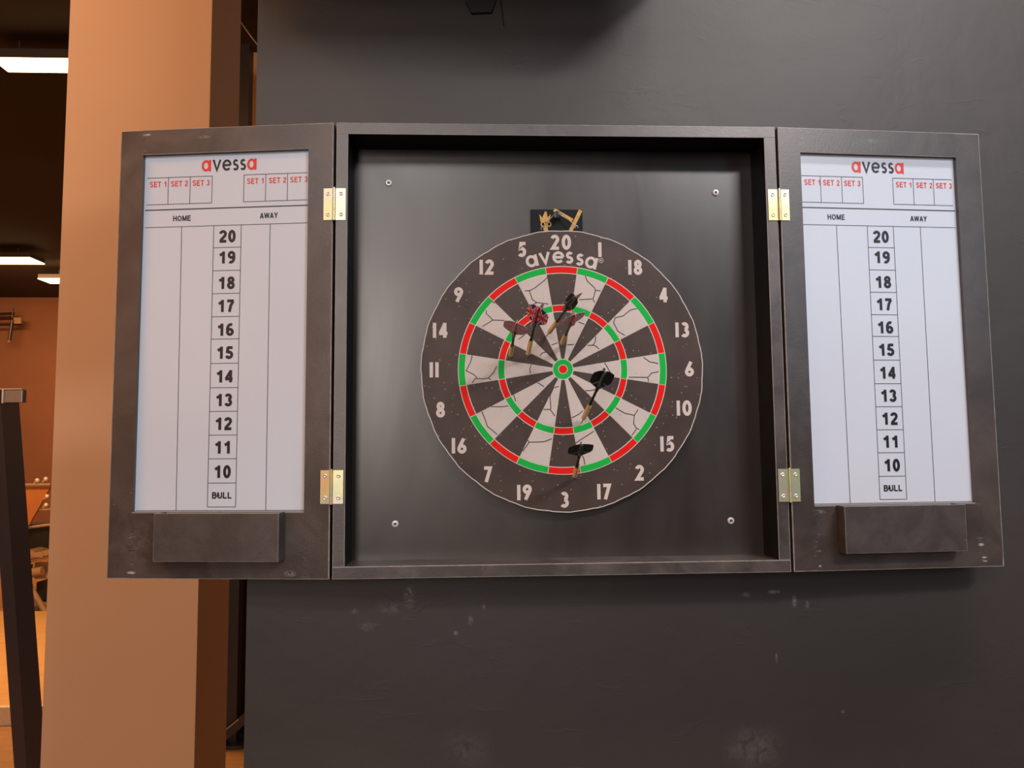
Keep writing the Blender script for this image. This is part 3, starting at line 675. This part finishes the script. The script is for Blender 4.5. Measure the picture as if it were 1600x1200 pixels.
# ------------------------------------------------------------------ gym seen past the wall
def linear_lamp(x0, x1, y0, y1, label):
    t = thing('ceiling_light', label, 'ceiling light', ((x0+x1)/2, (y0+y1)/2, 2.2), 0, 'linear ceiling lights of the gym')
    hx, hy = (x1-x0)/2, (y1-y0)/2
    obj('housing', box(bmnew(), -hx, hx, -hy, hy, .012, .07, .004), 'lamp_box', t)
    obj('diffuser', box(bmnew(), -hx, hx, -hy, hy, 0, .011, .003), 'lamp', t)
    for s in (-.8, .8): obj('suspension_rod', lathe(bmnew(), (hx*s, 0, .07), (0, 0, 1), [(0, .004), (.09, .004)], 8), 'lamp_box', t)
linear_lamp(-3.05, -1.95, 3.42, 3.585, 'largest glowing linear ceiling light, at the top left beside the column')
linear_lamp(-8.0, -5.62, 8.37, 8.70, 'middle glowing linear ceiling light, ending short of the column')
linear_lamp(-6.18, -4.2, 9.55, 9.87, 'smallest and farthest glowing ceiling light, touching the column edge')
area('gym_floor_lamp', (-3.6, 4.2, 2.1), (-3.9, 5.0, -1.7), 2.0, .5, 190, (1, .53, .2))
area('gym_back_lamp', (-6.6, 8.6, 2.1), (-6.9, 10.6, -.4), 2.0, .4, 115, (1, .50, .20))

# plywood platform on the gym floor
pf = thing('lifting_platform', 'orange plywood lifting platform on the gym floor behind the leaning rack', 'platform', (-3.6, 5.0, FLOOR))
obj('platform_top', box(bmnew(), -2.2, .9, -1.35, 1.4, 0, .10, .004), 'platform', pf)
obj('edge_strip', box(bmnew(), -2.2, .9, -1.40, -1.351, 0, .105, .004), 'pale_edge', pf)

# leaning black machine upright in the left foreground of the gym
rk = thing('leaning_rack', 'leaning black steel rack upright with steel cap at the left edge', 'gym rack', (-1.95, 2.2, FLOOR))
o0 = Vector(rk.location)
bl, bc, br = [Vector(p)-o0 for p in [(-2.0151, 2.2, -1.7631), (-1.9644, 2.2, -1.7631), (-1.8866, 2.2, -1.7631)]]
tl, tc, tr = [Vector(p)-o0 for p in [(-2.2214, 2.2, 0.0466), (-2.1673, 2.2, 0.0466), (-2.0929, 2.2, 0.0466)]]
def quadbar(bm, a, b, dv):
    vs = [bm.verts.new(p) for p in (a[0], a[1], a[1]+dv, a[0]+dv, b[0], b[1], b[1]+dv, b[0]+dv)]
    for f in [(0, 1, 2, 3), (4, 7, 6, 5), (0, 4, 5, 1), (1, 5, 6, 2), (2, 6, 7, 3), (3, 7, 4, 0)]: bm.faces.new([vs[i] for i in f])
    return bm
obj('upright', quadbar(bmnew(), (bc, br), (tc, tr), Vector((-.062, .10, 0))), 'steel_black', rk)
eps = Vector((-.0006, 0, 0))
obj('side_plate', quadbar(bmnew(), (bl, bc+eps), (tl, tc+eps), Vector((-.062, .10, 0))), 'steel_lit_side', rk)
bm = box(bmnew(), tc.x+.0175, tr.x+.018, -.010, .02, tc.z+.001, tc.z+.056, .003); obj('steel_cap', bm, 'steel_grey', rk)
bm = box(bmnew(), tl.x-.12, tc.x+.010, -.014, .02, tc.z+.001, tc.z+.056, .003); obj('cross_tube', bm, 'steel_black', rk)
bm = box(bmnew(), tc.x+.0105, tc.x+.017, -.018, .02, tc.z-.002, tc.z+.060, .001); obj('cap_edge', bm, 'steel_bright', rk)
obj('cap_top', box(bmnew(), tl.x-.12, tr.x+.018, -.016, .02, tc.z+.057, tc.z+.061, .001), 'steel_bright', rk)
obj('foot_plate', box(bmnew(), bl.x-.25, bl.x-.001, -.05, .14, 0, .02, .003), 'steel_black', rk)
t = thing('peg_stand', 'black stand with two round rubber pegs, cut by the left edge', 'peg stand', (-2.62, 2.6, FLOOR))
obj('post', box(bmnew(), -.03, .03, -.03, .03, 0, .85, .003), 'steel_black', t)
for z in (.582, .477):
    obj('peg', lathe(bmnew(), (.031, 0, z-.006), Vector((1, 0, .12)), [(0, .016), (.09, .016), (.091, .036), (.125, .036), (.132, .032)], 18), 'rubber', t, True)

# exercise bench with wooden side panel between the upright and the column
eb = thing('exercise_bench', 'far exercise bench with orange panel and pale tubes, between rack and column', 'gym bench', (-4.6, 6.8, FLOOR))
def lp(x, y, z): return (x+4.6, y-6.8, z-FLOOR)
bm = bmnew(); vs = []
for y in (0, .03):
    vs.append([bm.verts.new(lp(x, 6.8+y, z)) for x, z in ((-4.80, -.529), (-4.419, -.519), (-4.616, -.897), (-4.80, -1.02))])
for q in vs: bm.faces.new(q)
for i in range(4): bm.faces.new([vs[0][i], vs[0][(i+1) % 4], vs[1][(i+1) % 4], vs[1][i]])
obj('side_panel', bm, 'bench_wood', eb)
for nm, a, b, r, m in (('top_rail', (-4.82, 6.77, -.500), (-4.405, 6.77, -.500), .013, 'steel_warm'),
                       ('cross_tube', (-4.82, 6.88, -.79), (-4.33, 6.88, -.742), .011, 'steel_warm'),
                       ('cross_tube', (-4.82, 6.88, -.95), (-4.33, 6.88, -.894), .013, 'steel_warm'),
                       ('seat_tube', (-4.82, 6.74, -1.30), (-4.33, 6.74, -1.192), .017, 'steel_warm'),
                       ('roller', (-4.60, 6.74, -1.37), (-4.43, 6.74, -1.345), .045, 'pad'),
                       ('leg', (-4.549, 6.74, -1.489), (-4.39, 6.74, -1.745), .028, 'pad'),
                       ('leg', (-4.80, 6.9, -.50), (-4.80, 6.9, -1.75), .022, 'steel_warm'),
                       ('leg', (-4.30, 6.9, -.60), (-4.30, 6.9, -1.75), .022, 'steel_black'),
                       ('base_tube', (-4.82, 6.70, -1.735), (-4.33, 6.70, -1.745), .018, 'steel_warm'),
                       ('short_post', (-4.55, 6.74, -1.28), (-4.55, 6.74, -1.42), .02, 'steel_black')):
    obj(nm, tube(bmnew(), [lp(*a), lp(*b)], r, 12), m, eb, True)
for x, z in ((-4.447, -.442), (-4.428, -.614), (-4.435, -.70), (-4.53, -.455)):
    bm = bmnew(); bmesh.ops.create_icosphere(bm, subdivisions=2, radius=.022, matrix=Matrix.Translation(lp(x, 6.76, z))); 
    tube(bm, [lp(x, 6.76, z), lp(x-.05, 6.80, z-.03)], .010); obj('knob', bm, 'steel_bright', eb, True)
bm = bmnew(); n = 12
P = [(-4.82+.5*i/n, -1.165+.012*sin(i*1.3)) for i in range(n+1)]
for i in range(n): box(bm, *sorted((P[i][0]+4.6, P[i+1][0]+4.6)), -.12, .25, P[i][1]-.03-FLOOR, P[i][1]+.02-FLOOR)
obj('seat_pad', bm, 'pad', eb)
obj('weight_block', box(bmnew(), -.22, .28, .12, .35, .60, .86, .01), 'rubber', eb)
obj('cover_plate', box(bmnew(), .045, .26, .02, .06, .33, .49, .005), 'pad', eb)
obj('lower_block', box(bmnew(), .06, .28, .03, .25, .10, .30, .02), 'rubber', eb)
obj('base_block', box(bmnew(), -.24, .28, -.14, .30, 0, .012, .002), 'rubber', eb)

# bracket high on the far wall
wb = thing('wall_pull_bar', 'small dark pull-up bar bracket high on the far brown wall', 'wall bar', (-7.6, 11.4, 1.93))
for nm, a, b, r in (('bar', (-.45, 0, .09), (.03, 0, .11), .022), ('bar', (-.45, 0, -.085), (.15, 0, -.07), .014), ('bar', (-.45, 0, .0), (.02, 0, .02), .012),
                    ('handle', (.03, -.02, .20), (.015, -.02, .03), .012), ('handle', (.02, -.02, 0), (-.01, -.02, -.33), .025), ('mount', (-.4, 0, .05), (-.4, .295, .05), .03)):
    obj(nm, tube(bmnew(), [a, b], r, 10), 'steel_black', wb, True)
obj('end_plate', box(bmnew(), .03, .148, -.01, .02, -.056, .045, .004), 'pad', wb)
bm = bmnew(); bmesh.ops.create_icosphere(bm, subdivisions=2, radius=.022, matrix=Matrix.Translation((-.02, -.02, -.345))); obj('knob', bm, 'pad', wb, True)

# second column in the slot, and a low locker added to darken its lower part
c2 = obj('column', box(bmnew(), -1.571, -1.20, 3.6, 3.9, FLOOR, CEIL, .002), 'column')
tag(c2, 'narrow strip of a second beige column, seen through the slot beside the wall', 'column', None, 'structure')
lk = thing('slot_cover', 'dark brown low locker added to keep the lower slot beside the wall dark', 'cover', (-1.55, 3.48, FLOOR))
obj('body', box(bmnew(), -.34, .34, -.06, .1, .05, 1.95, .006), 'cover', lk)
for x0, x1 in ((-.335, -.003), (.003, .335)):
    dl = obj('cover_panel', box(bmnew(), x0, x1, -.078, -.061, .07, 1.93, .003), 'cover', lk)
    hx = -.04 if x0 < 0 else .04
    obj('handle', box(bmnew(), hx-.006, hx+.006, -.095, -.0785, .95, 1.10, .002), 'steel_grey', dl)
obj('plinth', box(bmnew(), -.32, .32, -.04, .09, 0, .0499), 'steel_black', lk)

# dark upright and brace seen in the slot between the column and the wall
up_ = thing('slot_rack', 'narrow black rack upright in the slot between column and dark wall', 'gym rack', (-1.5, 3.2, FLOOR))
obj('upright', beam(bmnew(), (-.03, .04, .02), (-.03, .04, 3.965), .16, .08, (0, 1, 0)), 'steel_black', up_)
obj('foot', box(bmnew(), -.115, .10, -.06, .16, 0, .02, .003), 'steel_black', up_)
obj('brace', beam(bmnew(), (-.05, -.03, .03), (.16, -.03, .20), .05, .05, (0, 1, 0)), 'steel_black', up_)
obj('brace_lit_edge', beam(bmnew(), (-.05, -.055, .056), (.08, -.055, .160), .006, .02, (0, 1, 0)), 'pad', up_)  # pale strip paints the lit top edge of the brace
tag(obj('cable', tube(bmnew(), [(-1.75, 3.0, 2.359), (-1.52, 3.0, 2.335), (-1.40, 3.0, 2.16), (-1.28, 3.0, 2.0)], .004, 8), 'steel_grey', smooth=True),
    'thin pale cable slanting down at the top of the slot beside the column', 'cable')

# box added above to shade the wall, foot standing in for shadow; loose wire
sp = thing('wall_blocker', 'black wall speaker bracket added above the top edge to shade the wall, its foot standing in for a shadow', 'blocker', (-.12, WY, .658))
obj('blocker_body', box(bmnew(), -.42, .32, -.33, -.06, -.015, .24, .01), 'rubber', sp)
obj('mount_arm', box(bmnew(), -.03, .03, -.061, -.006, .05, .10, .003), 'steel_black', sp)
bm = bmnew()
vs = []
for y in (-.006, 0): vs.append([bm.verts.new((x, y, z)) for x, z in ((-.030, .12), (.030, .12), (.024, -.055), (.016, -.078), (-.018, -.080), (-.028, -.06))])
for q in vs: bm.faces.new(q)
for i in range(6): bm.faces.new([vs[0][i], vs[0][(i+1) % 6], vs[1][(i+1) % 6], vs[1][i]])
obj('shadow_plate', bm, 'rubber', sp)  # dark plate in place of a blurred shadow
obj('loose_wire', tube(bmnew(), [(.026, -.004, .02), (.030, -.004, -.04), (.034, -.004, -.075), (.0365, -.004, -.100)], .0009, 8), 'rubber', sp, True)

# ------------------------------------------------------------------ the visible lamps of the hall ceiling
def panel(x, y, sx, sy, label):
    t = thing('ceiling_panel_light', label, 'ceiling light', (x, y, 2.25), 0, 'ceiling panel lights of the hall')
    obj('housing', box(bmnew(), -sx/2, sx/2, -sy/2, sy/2, 0, .06, .004), 'lamp_box', t)
panel(1.7, -3.0, 1.2, .35, 'ceiling panel light behind the viewer to the right')
panel(-1.1, -3.6, 1.2, .3, 'ceiling panel light behind the viewer to the left')
panel(1.0, -.5, 1.0, .2, 'ceiling panel light close to the dark wall')
